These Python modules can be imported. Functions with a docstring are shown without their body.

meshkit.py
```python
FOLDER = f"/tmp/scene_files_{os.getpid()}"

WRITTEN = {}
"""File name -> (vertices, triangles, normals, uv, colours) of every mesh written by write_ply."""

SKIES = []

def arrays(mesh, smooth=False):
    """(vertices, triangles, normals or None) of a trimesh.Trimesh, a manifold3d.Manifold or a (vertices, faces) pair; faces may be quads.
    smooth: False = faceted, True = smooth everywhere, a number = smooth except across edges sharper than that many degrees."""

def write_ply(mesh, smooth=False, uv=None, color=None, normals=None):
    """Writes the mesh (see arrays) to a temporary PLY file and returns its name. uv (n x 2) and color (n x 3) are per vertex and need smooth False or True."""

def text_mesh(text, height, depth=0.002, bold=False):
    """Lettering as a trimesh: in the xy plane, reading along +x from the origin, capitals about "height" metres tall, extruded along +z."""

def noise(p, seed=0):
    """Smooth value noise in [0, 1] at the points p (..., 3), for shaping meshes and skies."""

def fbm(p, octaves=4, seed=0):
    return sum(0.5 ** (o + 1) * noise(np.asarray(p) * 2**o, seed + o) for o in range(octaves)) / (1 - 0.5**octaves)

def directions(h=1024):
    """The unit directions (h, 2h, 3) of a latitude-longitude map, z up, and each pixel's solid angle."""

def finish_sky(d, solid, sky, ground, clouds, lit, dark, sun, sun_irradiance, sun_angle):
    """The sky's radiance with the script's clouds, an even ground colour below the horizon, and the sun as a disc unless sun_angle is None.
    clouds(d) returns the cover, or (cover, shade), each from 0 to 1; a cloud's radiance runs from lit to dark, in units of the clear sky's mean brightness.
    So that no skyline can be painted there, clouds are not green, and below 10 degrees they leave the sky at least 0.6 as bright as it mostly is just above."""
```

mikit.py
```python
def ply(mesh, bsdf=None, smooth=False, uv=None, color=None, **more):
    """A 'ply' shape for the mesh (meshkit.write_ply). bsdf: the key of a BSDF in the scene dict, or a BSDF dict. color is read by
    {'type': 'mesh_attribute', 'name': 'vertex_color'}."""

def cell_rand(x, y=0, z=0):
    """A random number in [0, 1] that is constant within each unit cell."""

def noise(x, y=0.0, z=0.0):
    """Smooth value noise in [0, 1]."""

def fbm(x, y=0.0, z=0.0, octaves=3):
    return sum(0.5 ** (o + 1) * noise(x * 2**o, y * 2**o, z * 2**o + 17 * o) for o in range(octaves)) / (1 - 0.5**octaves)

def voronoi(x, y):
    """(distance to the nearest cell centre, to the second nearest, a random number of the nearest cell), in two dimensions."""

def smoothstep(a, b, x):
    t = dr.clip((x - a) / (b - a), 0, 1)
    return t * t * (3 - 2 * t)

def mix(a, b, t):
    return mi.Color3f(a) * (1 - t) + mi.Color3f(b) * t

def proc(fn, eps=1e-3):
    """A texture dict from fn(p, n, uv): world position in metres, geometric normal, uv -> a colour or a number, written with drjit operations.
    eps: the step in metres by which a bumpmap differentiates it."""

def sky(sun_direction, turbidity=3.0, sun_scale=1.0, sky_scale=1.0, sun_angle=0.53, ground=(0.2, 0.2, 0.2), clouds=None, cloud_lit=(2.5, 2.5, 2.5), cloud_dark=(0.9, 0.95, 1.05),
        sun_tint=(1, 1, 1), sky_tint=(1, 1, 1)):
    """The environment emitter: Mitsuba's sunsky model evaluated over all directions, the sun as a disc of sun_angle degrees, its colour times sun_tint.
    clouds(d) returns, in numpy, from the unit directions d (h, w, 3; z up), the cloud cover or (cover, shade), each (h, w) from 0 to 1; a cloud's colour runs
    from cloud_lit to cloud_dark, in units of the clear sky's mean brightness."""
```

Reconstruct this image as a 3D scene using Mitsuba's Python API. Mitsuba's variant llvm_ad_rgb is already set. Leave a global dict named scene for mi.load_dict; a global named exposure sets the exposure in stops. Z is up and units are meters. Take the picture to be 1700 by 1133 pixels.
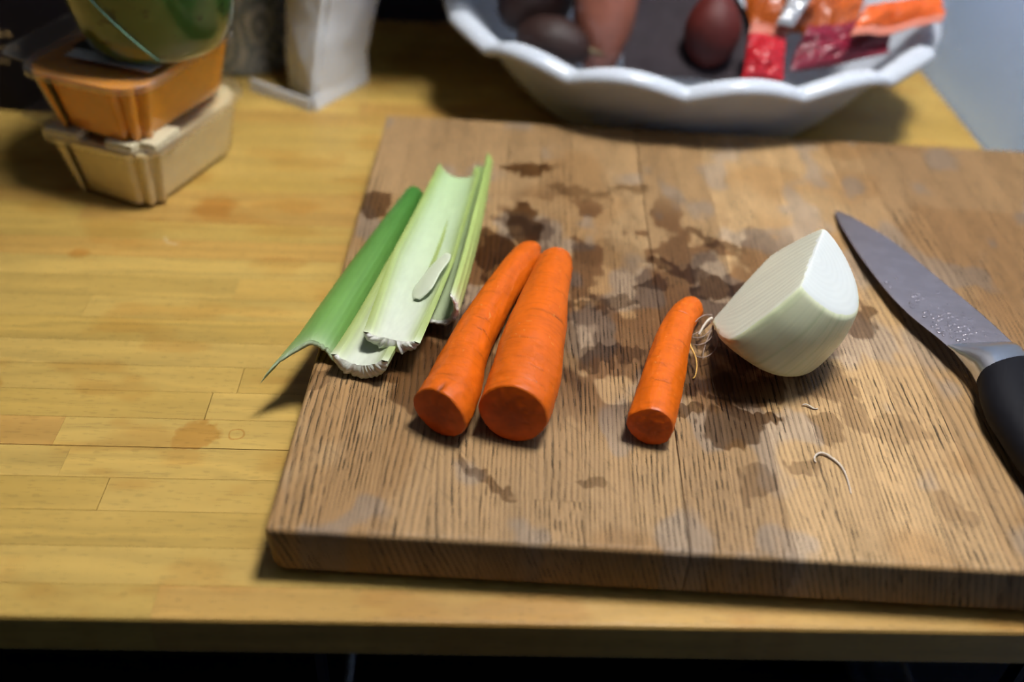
import math, random
import numpy as np, trimesh, manifold3d as m3
import drjit as dr, mitsuba as mi
import mikit, meshkit
from mikit import proc, noise, fbm, cell_rand, smoothstep, mix

T4 = mi.ScalarTransform4f
Z0 = 0.90            # height of the table top above the floor; everything below is written relative to the table top
T = 0.0283           # thickness of the chopping board
scene, labels = {}, {}
rng = np.random.default_rng(7)

# ---------------------------------------------------------------- camera
fwd = np.array([0.03876653, 0.77936833, -0.62536563])
upv = np.array([-0.02698016, 0.6264243, 0.77901519])
eye = np.array([0, 0, 0.345 + Z0])
scene['camera'] = {'type': 'thinlens', 'fov_axis': 'x', 'fov': math.degrees(2 * math.atan(850 / 1653)), 'near_clip': 0.02, 'far_clip': 20.0,
                   'aperture_radius': 0.0052, 'focus_distance': 0.478,
                   'to_world': T4().look_at(origin=eye.tolist(), target=(eye + fwd).tolist(), up=upv.tolist())}
exposure = 0.15

# ---------------------------------------------------------------- lamps (pendant over the right of the table, added soft fill panel far to the left)
def rgb(r, g, b): return {'type': 'rgb', 'value': [r, g, b]}
LAMP_A = dict(pos=(0.235, 0.43, 1.05), r=0.12, power=116.0, tint=(1.0, 0.97, 0.93))
LAMP_FILL = dict(pos=(-0.95, 0.45, 1.20), size=(0.5, 0.5), power=0.5, tint=(0.86, 0.95, 1.0))

K = 0.70             # all reflectances are set low together with strong lamps, as in the dim room of the photograph
def principled(color, rough=0.5, spec=0.5, **k):
    c = color if isinstance(color, dict) else rgb(*[x * (1 if k.get('metallic') else K) for x in color])
    return {'type': 'twosided', 'bsdf': {'type': 'principled', 'base_color': c, 'roughness': rough, 'specular': spec * 0.7, **k}}
VC = {'type': 'mesh_attribute', 'name': 'vertex_color'}

# ---------------------------------------------------------------- helpers
def key_for(name):
    if name not in scene and name not in USED:
        USED.add(name); return name
    i = 1
    while f'{name}_{i:03d}' in USED: i += 1
    k = f'{name}_{i:03d}'; USED.add(k); return k
USED = set()
def thing(name, label, cat, group=None):
    k = key_for(name); labels[k] = {'label': label, 'category': cat}
    if group: labels[k]['group'] = group
    return k
def vf(mesh):
    if hasattr(mesh, 'to_mesh'):
        m = mesh.to_mesh(); return np.array(m.vert_properties[:, :3], float), np.array(m.tri_verts, int)
    if isinstance(mesh, tuple): 
        v, f = np.asarray(mesh[0], float), np.asarray(mesh[1], int)
        if f.shape[1] == 4: f = np.vstack([f[:, [0, 1, 2]], f[:, [0, 2, 3]]])
        return v, f
    return np.array(mesh.vertices, float), np.array(mesh.faces, int)
def add(name, mesh, bsdf, smooth=False, uv=None, color=None, parent=None, label=None, **more):
    k = key_for(f'{parent}__{name}' if parent else name)
    v, f = vf(mesh)
    if color is not None: color = np.asarray(color) * K
    scene[k] = mikit.ply((v + [0, 0, Z0], f), bsdf, smooth=smooth, uv=uv, color=color, **more)
    if label: labels.setdefault(k, {})['label'] = label
    return k
def struct(name, mesh, bsdf, **k):
    o = add(name, mesh, bsdf, **k); labels[o] = {'kind': 'structure'}; return o
def box(x0, x1, y0, y1, z0, z1):
    return trimesh.creation.box(extents=[x1 - x0, y1 - y0, z1 - z0], transform=trimesh.transformations.translation_matrix([(x0 + x1) / 2, (y0 + y1) / 2, (z0 + z1) / 2]))
def tman(mesh):
    v, f = vf(mesh); return m3.Manifold(m3.Mesh(np.asarray(v, np.float32), np.asarray(f, np.uint32)))
def hull(pts): return m3.Manifold.hull_points([tuple(map(float, p)) for p in pts])
def ball_pts(c, r, n=10):
    s = trimesh.creation.uv_sphere(r, count=[n, 2 * n]); return np.array(s.vertices) + c
def split(mesh):
    v, f = vf(mesh); return v[f].reshape(-1, 3), np.arange(len(f) * 3).reshape(-1, 3)
def unit(v): v = np.asarray(v, float); return v / np.linalg.norm(v)
def grid_faces(n, m, wrap_m=True):
    i, j = np.meshgrid(np.arange(n - 1), np.arange(m if wrap_m else m - 1), indexing='ij')
    a, b = i * m + j, i * m + (j + 1) % m
    return np.stack([a, b, b + m, a + m], -1).reshape(-1, 4)
def tri(q): return np.vstack([q[:, [0, 1, 2]], q[:, [0, 2, 3]]])
def tube(points, radii, sides=8, sub=6):
    p = np.asarray(points, float); n = len(p)
    from scipy.interpolate import CubicSpline
    t = np.linspace(0, 1, n); tt = np.linspace(0, 1, (n - 1) * sub + 1)
    q = CubicSpline(t, p)(tt) if n > 2 else np.array([p[0] + (p[1] - p[0]) * a for a in tt])
    r = np.interp(tt, np.linspace(0, 1, len(np.atleast_1d(radii))), np.atleast_1d(radii)) if np.ndim(radii) else np.full(len(tt), radii)
    d = np.gradient(q, axis=0); d /= np.linalg.norm(d, axis=1, keepdims=True)
    a = np.cross(d, [0, 0, 1.0]); bad = np.linalg.norm(a, axis=1) < 1e-3; a[bad] = [1, 0, 0]; a /= np.linalg.norm(a, axis=1, keepdims=True)
    b = np.cross(d, a); g = np.arange(sides) * 2 * np.pi / sides
    v = q[:, None] + r[:, None, None] * (np.cos(g)[None, :, None] * a[:, None] + np.sin(g)[None, :, None] * b[:, None])
    v = v.reshape(-1, 3); f = tri(grid_faces(len(tt), sides)); k = len(v)
    v = np.vstack([v, q[:1] - d[:1] * r[0] * .5, q[-1:] + d[-1:] * r[-1] * .5]); j = np.arange(sides); jn = (j + 1) % sides; e = (len(tt) - 1) * sides
    f = np.vstack([f, np.stack([jn, j, j * 0 + k], 1), np.stack([e + j, e + jn, j * 0 + k + 1], 1)])
    m = trimesh.Trimesh(v, f, process=False); m.fix_normals(); return m
def lathe(profile, n=96, center=(0, 0, 0), sx=1.0, sy=1.0):
    p = np.asarray(profile, float); g = np.arange(n) * 2 * np.pi / n
    v = np.stack([p[:, None, 0] * np.cos(g) * sx, p[:, None, 0] * np.sin(g) * sy, np.broadcast_to(p[:, None, 1], (len(p), n))], -1).reshape(-1, 3)
    return v + center, tri(grid_faces(len(p), n))[:, ::-1] * 1
def concat(*ms):
    vs, fs, at = [], [], 0
    for m in ms:
        v, f = vf(m); vs.append(v); fs.append(f + at); at += len(v)
    return np.vstack(vs), np.vstack(fs)
def rounded_rect(w, d, r, n=8):
    pts = []
    for cx, cy, a0 in ((w/2-r, d/2-r, 0), (-w/2+r, d/2-r, 90), (-w/2+r, -d/2+r, 180), (w/2-r, -d/2+r, 270)):
        for k in range(n + 1):
            a = math.radians(a0 + 90 * k / n); pts.append((cx + r * math.cos(a), cy + r * math.sin(a)))
    return np.array(pts)
def rotz(v, a, c=(0, 0, 0)):
    v = np.asarray(v, float); s, o = math.sin(a), math.cos(a)
    return np.stack([v[..., 0] * o - v[..., 1] * s, v[..., 0] * s + v[..., 1] * o, v[..., 2]], -1) + np.asarray(c, float)

# ================================================================ materials of the setting
def wall_tex(base, amp=0.03):
    def fn(p, n, uv):
        v = fbm(p.x * 9, p.y * 9, p.z * 9)
        return mi.Color3f(*base) * (1 - amp + 2 * amp * v)
    return proc(fn)
scene['mat_wall_pale'] = principled(wall_tex((0.50, 0.67, 0.98)), 0.75, 0.3)
scene['mat_wall_grey'] = principled(wall_tex((0.20, 0.19, 0.20)), 0.6, 0.3)
scene['mat_wall_room'] = principled(wall_tex((0.05, 0.05, 0.055)), 0.8, 0.2)
scene['mat_ceiling'] = principled(wall_tex((0.22, 0.22, 0.23)), 0.9, 0.2)
scene['mat_upstand'] = principled(wall_tex((0.035, 0.033, 0.038)), 0.5, 0.3)
scene['mat_floor'] = principled(wall_tex((0.03, 0.03, 0.045)), 0.5, 0.4)
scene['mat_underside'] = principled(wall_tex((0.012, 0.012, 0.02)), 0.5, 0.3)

# ================================================================ the room
XW = 0.3868
struct('wall_right', box(XW, XW + 0.1, -3.0, 1.06, -Z0, 1.8), 'mat_wall_pale')
struct('wall_back', box(-2.6, XW, 0.96, 1.06, -Z0, 1.8), 'mat_wall_grey')
struct('trim_1', box(-2.6, XW, 0.93, 0.96, -0.06, 0.11), 'mat_upstand')
struct('wall_left', box(-2.7, -2.6, -3.0, 1.06, -Z0, 1.8), 'mat_wall_room')
struct('wall_front', box(-2.7, XW + 0.1, -3.1, -3.0, -Z0, 1.8), 'mat_wall_room')
struct('ceiling', box(-2.7, XW + 0.1, -3.1, 1.06, 1.8, 1.9), 'mat_ceiling')
struct('floor', box(-2.7, XW + 0.1, -3.1, 1.06, -Z0 - 0.1, -Z0), 'mat_floor')

# lamps
scene['mat_lamp_metal'] = principled((0.05, 0.05, 0.05), 0.4)
def lamp_a():
    x, y, z = LAMP_A['pos']; r = LAMP_A['r']
    o = thing('pendant_lamp', 'black dome pendant lamp hanging over the right end of the table', 'lamp')
    add('shade', lathe([(0.02, 0.16), (0.05, 0.15), (r * .8, 0.09), (r * 1.04, 0.0), (r * 1.01, 0.0), (r * .78, 0.085), (0.045, 0.14), (0.0, 0.15)], 48, (x, y, z)), 'mat_lamp_metal', smooth=40, parent=o)
    add('cord', tube([(x, y, z + .15), (x, y, 1.8)], 0.004), 'mat_lamp_metal', smooth=True, parent=o)
    d = trimesh.creation.cylinder(r, 0.004, sections=48); v, f = vf(d); v = v + [x, y, z + 0.012]
    k = add('diffuser', (v, f), 'mat_lamp_metal', parent=o)
    scene[k]['emitter'] = {'type': 'area', 'radiance': rgb(*[LAMP_A['power'] * c for c in LAMP_A['tint']])}
lamp_a()
def lamp_fill():  # unseen panel, added to lift the pale wall and fill from the left
    x, y, z = LAMP_FILL['pos']; w, d = LAMP_FILL['size']
    o = thing('fill_panel', 'added square fill light panel to the left of the table', 'lamp')
    add('frame', box(x - w/2 - .02, x + w/2 + .02, y - d/2 - .02, y + d/2 + .02, z + .005, 1.8), 'mat_lamp_metal', parent=o)
    k = add('diffuser', box(x - w/2, x + w/2, y - d/2, y + d/2, z, z + .004), 'mat_lamp_metal', parent=o)
    scene[k]['emitter'] = {'type': 'area', 'radiance': rgb(*[LAMP_FILL['power'] * c for c in LAMP_FILL['tint']])}
lamp_fill()

# unseen shelf added left of the bowl to shade the table along the wall
scene['mat_shade_shelf'] = principled(wall_tex((0.30, 0.22, 0.14)), 0.5, 0.3)
def shade_shelf():
    o = thing('shade_shelf', 'added unseen shelf that shades the back of the table', 'shelf')
    add('board', box(-1.3, 0.13, 0.685, 0.96, 0.215, 0.235), 'mat_shade_shelf', parent=o)
    for x in (-1.0, -0.45, 0.08): add('bracket', box(x - .01, x + .01, 0.72, 0.96, 0.235, 0.25), 'mat_lamp_metal', parent=o)
shade_shelf()

# ================================================================ table of beech staves
def ring_mark(x, y, cx, cy, r, w):
    d = dr.sqrt(dr.square(x - cx) + dr.square(y - cy)) + (noise(x * 300, y * 300) - 0.5) * 0.002
    return 1 - smoothstep(0, w, dr.abs(d - r))
def spot(x, y, cx, cy, r, soft=0.15):
    d = dr.sqrt(dr.square(x - cx) + dr.square(y - cy)) / r + (fbm(x * 160, y * 160, 3.0) - 0.5) * 0.9
    return 1 - smoothstep(1 - soft, 1 + soft, d)
def beech(p, n, uv):
    seed = dr.floor(uv.x / 10)
    u = uv.x - seed * 10
    v = uv.y
    r1, r2, r3 = cell_rand(seed, 3, 1), cell_rand(seed, 7, 2), cell_rand(seed, 11, 5)
    base = mix((0.53, 0.34, 0.078), (0.575, 0.38, 0.098), r1)
    base = mix(base, (0.50, 0.265, 0.065), smoothstep(0.8, 1.0, r2) * 0.7)
    fig = fbm(u * 9 + r3 * 40, v * 90 + r1 * 20, seed)
    base = base * (0.86 + 0.28 * fig)
    band = noise(u * 3.5 + r2 * 9, v * 260 + fbm(u * 12, v * 60, seed) * 5, seed)
    base = base * (0.90 + 0.2 * band)
    fleck = smoothstep(0.70, 0.9, noise(u * 220, v * 1500, seed))
    base = base * (1 - 0.12 * fleck)
    base = base * (0.92 + 0.16 * fbm(p.x * 14, p.y * 14, 5.0))
    amber = mi.Color3f(0.42, 0.235, 0.03)
    k = spot(p.x, p.y, -0.134, 0.3495, 0.011) * 0.55
    k = dr.maximum(k, ring_mark(p.x, p.y, -0.1139, 0.3513, 0.0034, 0.0009) * 0.6)
    k = dr.maximum(k, spot(p.x, p.y, -0.17, 0.5585, 0.013, 0.4) * 0.6)
    k = dr.maximum(k, spot(p.x, p.y, -0.245, 0.385, 0.006, 0.3) * 0.5)
    k = dr.maximum(k, spot(p.x, p.y, -0.238, 0.503, 0.005, 0.3) * 0.5)
    k = dr.maximum(k, smoothstep(0.55, 0.75, fbm(p.x * 26, p.y * 60, 9.0)) * 0.28)
    base = base * (1 - k) + base * amber * 1.7 * k
    pale = ring_mark(p.x, p.y, -0.1853, 0.5231, 0.0065, 0.0016) * smoothstep(0.35, 0.55, noise(p.x * 150, p.y * 150))
    return mix(base, (0.8, 0.66, 0.4), pale * 0.5) * K
def beech_rough(p, n, uv):
    return 0.38 + 0.16 * fbm(p.x * 25, p.y * 60, 2.0)
def beech_bump(p, n, uv):
    return 0.00006 * noise(uv.x * 260, uv.y * 1600) + 0.0001 * fbm(uv.x * 40, uv.y * 200)
scene['mat_beech'] = {'type': 'twosided', 'bsdf': {'type': 'bumpmap', 'tex': {**proc(beech_bump, eps=2e-4)}, 'scale': 1.0,
                      'bsdf': {'type': 'principled', 'base_color': proc(beech), 'roughness': proc(beech_rough), 'specular': 0.35}}}

TX0, TX1, TY0, TY1, TT = -0.85, 0.385, 0.2446, 0.891, 0.024
table = thing('table', 'beech wooden worktop table of narrow glued staves under all the food', 'table')
def stave(x0, x1, y0, y1, seed, gap=0.00004, gy=0.00004, g0=0.00004):
    c = 0.00012
    prof = [(y0 + gy, -TT), (y1 - gap, -TT), (y1 - gap, -c), (y1 - gap - c, 0), (y0 + gy + c, 0), (y0 + gy, -c)]
    if y0 <= TY0 + 1e-6: prof = [(y0, -TT + .002), (y0 + .002, -TT), (y1 - gap, -TT), (y1 - gap, -c), (y1 - gap - c, 0), (y0 + .002, 0), (y0 + .0006, -.0006), (y0, -.002)]
    prof = np.array(prof); n = len(prof)
    a, b = x0 + g0, x1 - gap
    v = np.vstack([np.c_[np.full(n, a), prof], np.c_[np.full(n, b), prof]])
    q = np.array([[i, (i + 1) % n, (i + 1) % n + n, i + n] for i in range(n)])[:, ::-1]
    f = list(tri(q)) + [[0, i + 1, i] for i in range(1, n - 1)] + [[n, n + i, n + i + 1] for i in range(1, n - 1)]
    m = trimesh.Trimesh(v, np.array(f), process=False); m.fix_normals()
    v, f = split(m)
    fn = np.cross(v[1::3] - v[0::3], v[2::3] - v[0::3]); fn = np.repeat(fn, 3, 0)
    across = v[:, 1] + v[:, 2]
    uv = np.c_[np.clip(v[:, 0] + 2, 0.01, 9.9) + 10 * seed, across]
    add('stave', (v, f), 'mat_beech', uv=uv, parent=table)
rows = [TY0] + [0.3413 + 0.02 * k for k in range(-4, 27)] + [TY1]
fixed = {0.3813: -0.12, 0.3613: -0.132, 0.3013: -0.166}
srng = random.Random(5)
sd = 1
for a, b in zip(rows[:-1], rows[1:]):
    cuts = [TX0]
    x = TX0 + srng.uniform(0.08, 0.4)
    while x < TX1 - 0.06:
        cuts.append(x); x += srng.uniform(0.28, 0.5)
    for k0, xx in fixed.items():
        if abs(a - k0) < 1e-4: cuts = sorted([c for c in cuts if abs(c - xx) > 0.16] + [xx]); cuts[0] = TX0
    cuts.append(TX1)
    for c, d in zip(cuts[:-1], cuts[1:]):
        stave(c, d, a, b, sd, gy=0.0003 if abs(a - .3413) < 1e-4 else 0.00004, g0=0.0003 if c in fixed.values() else 0.00004); sd += 1
# under the top: dark frame and two steel rails
scene['mat_steel'] = principled((0.75, 0.80, 0.88), 0.3, 0.5)
for lx, ly in ((TX0 + .04, TY0 + .05), (TX1 - .04, TY0 + .05), (TX0 + .04, TY1 - .05), (TX1 - .04, TY1 - .05)):
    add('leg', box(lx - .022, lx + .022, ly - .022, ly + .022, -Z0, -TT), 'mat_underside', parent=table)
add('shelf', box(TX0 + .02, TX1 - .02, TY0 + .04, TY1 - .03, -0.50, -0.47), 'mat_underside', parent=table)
for rx in (-0.0705, 0.279):
    add('rail', tube([(rx, TY0 + .03, -0.2), (rx, TY1 - .04, -0.2)], 0.0022), 'mat_steel', smooth=True, parent=table, label='thin steel rail under the table top')
    for yy in (TY0 + .04, TY1 - .05):
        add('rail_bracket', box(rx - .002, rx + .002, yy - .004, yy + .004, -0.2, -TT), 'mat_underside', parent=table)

# ================================================================ chopping board of oak strips
BC, BYAW = np.array([-0.0828, 0.2679]), -0.0481
BL, BD = 0.4507, 0.3774
WET = [  # wet or oily patches: x, y, half length, half width, turn, strength
 (0.0338, 0.5743, .019, .008, 0.1, 1), (0.0559, 0.5488, .016, .006, -.3, .6), (0.0948, 0.5551, .013, .007, 0, .6), (0.078, 0.541, .012, .004, .2, .55),
 (0.0284, 0.508, .012, .022, .1, 1), (0.012, 0.470, .014, .030, .2, .95), (0.119, 0.4593, .030, .005, -.5, .9), (0.1337, 0.4456, .016, .010, .3, 1), (0.098, 0.446, .010, .005, .4, .8),
 (0.0711, 0.3855, .022, .009, .2, .7), (0.1386, 0.4945, .016, .006, -.6, .8), (0.1228, 0.3349, .014, .012, 0, .85), (0.131, 0.345, .020, .005, -.5, .9), (0.100, 0.345, .010, .006, 0, .8),
 (0.2063, 0.4163, .007, .017, -.2, .8), (0.1737, 0.3665, .016, .012, .2, .55), (0.111, 0.372, .024, .016, 0, .9), (0.135, 0.362, .02, .010, 0, .85),
 (0.1243, 0.3006, .009, .012, 0, .5), (0.052, 0.300, .007, .004, 0, .55), (0.009, 0.300, .014, .003, -.5, .7), (-.002, .307, .010, .003, -1.0, .6), (-0.0627, 0.523, .010, .014, 0, .9),
 (-0.036, 0.376, .020, .016, .2, .85), (-0.0242, 0.355, .016, .014, 0, .8), (0.0684, 0.43, .018, .006, .4, .7), (0.045, 0.39, .010, .03, .1, .6), (0.21, 0.285, .010, .012, .2, .35), (0.182, 0.35, .006, .02, .2, .45),
 (0.168, 0.335, .008, .01, .2, .5), (0.078, 0.478, .02, .018, .2, .35), (0.20, 0.335, .012, .01, .2, .3), (-0.075, 0.36, .008, .006, 0, .5), (0.148, 0.31, .007, .006, 0, .5),
]
STRIPTONE = [0.62, 0.52, 0.50, 0.60, 0.45, 0.50, 0.52, 0.66, 0.42, 0.46, 1.05, 0.98, 1.10, 0.92, 0.62, 0.42, 0.34, 0.30, 0.44, 0.36, 0.40]
def wet_mask(x, y):
    wx = x + (fbm(x * 70, y * 70, 1.0) - 0.5) * 0.016 + (noise(x * 420, y * 160, 2.0) - 0.5) * 0.004
    wy = y + (fbm(x * 70, y * 70, 4.0) - 0.5) * 0.020 + (noise(x * 420, y * 160, 6.0) - 0.5) * 0.006
    k = mi.Float(0)
    for cx, cy, a, b, t, s in WET:
        c, sn = math.cos(t), math.sin(t)
        dx, dy = wx - cx, wy - cy
        q = dr.square((dx * c + dy * sn) / a) + dr.square((dy * c - dx * sn) / b)
        k = dr.maximum(k, s * (1 - smoothstep(0.72, 1.25, q)))
    return k
def oak_parts(p, uv):
    seed = dr.floor(uv.x / 10)
    u = uv.x - seed * 10                         # along the grain
    v = uv.y                                     # across
    r1, r2 = cell_rand(seed, 5, 3), cell_rand(seed, 9, 4)
    warp = fbm(u * 5 + r1 * 30, v * 18 + r2 * 10, seed, octaves=2)
    ringpos = v * (300 + 260 * r1) + warp * (3 + 9 * r2) + r2 * 7
    fr = ringpos - dr.floor(ringpos)
    early = smoothstep(0.0, 0.10, fr) * (1 - smoothstep(0.22, 0.62, fr))
    pore = smoothstep(0.48, 0.66, noise(u * 170 + r1 * 9, v * 3400, seed)) * (0.20 + 0.80 * early) * (0.45 + 0.85 * smoothstep(0.35, 0.65, fbm(u * 22, v * 120, seed + 3.0)))
    return seed, u, v, r1, r2, warp, early, pore
def oak(p, n, uv):
    seed, u, v, r1, r2, warp, early, pore = oak_parts(p, uv)
    strip = dr.floor(seed / 8)
    tone = mi.Float(0.5)
    for i, t in enumerate(STRIPTONE): tone = dr.select(dr.abs(strip - i - 1) < 0.5, t, tone)
    tone = tone + (r1 - 0.5) * 0.14
    base = mix((0.25, 0.135, 0.056), (0.56, 0.355, 0.165), tone)
    base = base * (0.84 + 0.32 * fbm(u * 14, v * 160, seed))
    base = base * (1 - 0.26 * early) * (1 - 0.62 * pore)
    worn = fbm(p.x * 16 + 4, p.y * 16, 8.0)
    base = mix(base, base * mi.Color3f(0.78, 0.66, 0.50), smoothstep(0.5, 0.62, worn) * 0.55)
    hub = 1 - smoothstep(0.5, 1.3, dr.square((p.x - 0.075) / 0.13) + dr.square((p.y - 0.44) / 0.11))
    damp = smoothstep(0.44, 0.53, fbm(p.x * 60 + 3, p.y * 42, 5.0)) * hub
    base = base * mix((1, 1, 1), (0.46, 0.36, 0.28), damp)
    bleach = smoothstep(0.55, 0.66, fbm(p.x * 45, p.y * 30 + 8, 11.0))
    base = mix(base, dr.mean(base) * mi.Color3f(1.22, 1.0, 0.80), bleach * 0.5)
    cut = smoothstep(0.86, 0.93, noise(p.x * 90 - p.y * 60, p.x * 700 + p.y * 500)) * 0.16
    base = base * (1 - cut)
    w = wet_mask(p.x, p.y)
    base = base * (1 - w) + base * mi.Color3f(0.27, 0.19, 0.125) * w
    return base * K
def oak_rough(p, n, uv):
    return 0.52 - 0.20 * wet_mask(p.x, p.y)
def oak_bump(p, n, uv):
    seed, u, v, r1, r2, warp, early, pore = oak_parts(p, uv)
    return -0.00016 * pore - 0.00010 * early + 0.00012 * fbm(u * 30, v * 120, seed)
scene['mat_oak'] = {'type': 'twosided', 'bsdf': {'type': 'bumpmap', 'tex': proc(oak_bump, eps=2e-4), 'scale': 1.0,
                    'bsdf': {'type': 'principled', 'base_color': proc(oak), 'roughness': proc(oak_rough), 'specular': 0.22}}}
board = thing('cutting_board', 'thick oak chopping board of glued strips with damp dark patches', 'cutting board')
def build_board():
    pts = []
    for sx in (0, 1):
        for sy in (0, 1):
            for top in (0, 1):
                r = 0.0025 if top else 0.0065
                x = r if sx == 0 else BL - r; y = r if sy == 0 else BD - r; z = T - r if top else r
                pts.append(ball_pts(np.array([x, y, z]), r, 12))
    whole = hull(np.vstack(pts))
    edges = [0, 0.0214] + [0.0214 + 0.02175 * k for k in range(1, 20)] + [BL]
    orng = random.Random(11)
    for i, (a, b) in enumerate(zip(edges[:-1], edges[1:])):
        cuts = [0.0, BD]
        if i == 5: cuts = [0.0, 0.0245, BD]
        elif i in (2, 9, 15, 18): cuts = [0.0, orng.uniform(.12, .3), BD]
        for j, (c, d) in enumerate(zip(cuts[:-1], cuts[1:])):
            ga = 0.00028 if i == 8 else 0.00006
            gb = 0.00028 if i == 7 else 0.00006
            cell = tman(box(a + (0 if i == 0 else ga) - (.01 if i == 0 else 0), b - gb + (.01 if i == 20 else 0), c + (.00006 if j else -.01), d - (.00006 if d < BD else -.01), -.01, T + .01))
            v, f = split(whole ^ cell)
            fn = np.cross(v[1::3] - v[0::3], v[2::3] - v[0::3]); fn /= np.linalg.norm(fn, axis=1, keepdims=True) + 1e-30
            sawn = np.repeat(np.abs(fn[:, 1]) > 0.72, 3)
            seed = (i + 1) * 8 + j      # the same oak on every face
            u = np.where(sawn, v[:, 2] + 1, v[:, 1] + 1) + 10 * seed
            w = np.where(sawn, v[:, 0] + v[:, 2] * .3, v[:, 0] + np.where(np.repeat(np.abs(fn[:, 0]) > .8, 3), v[:, 2], 0))
            add('strip', (rotz(v, BYAW, (BC[0], BC[1], 0.0002)), f), 'mat_oak', uv=np.c_[u, w], parent=board)
build_board()
TB = T + 0.0003      # working surface of the board

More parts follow.
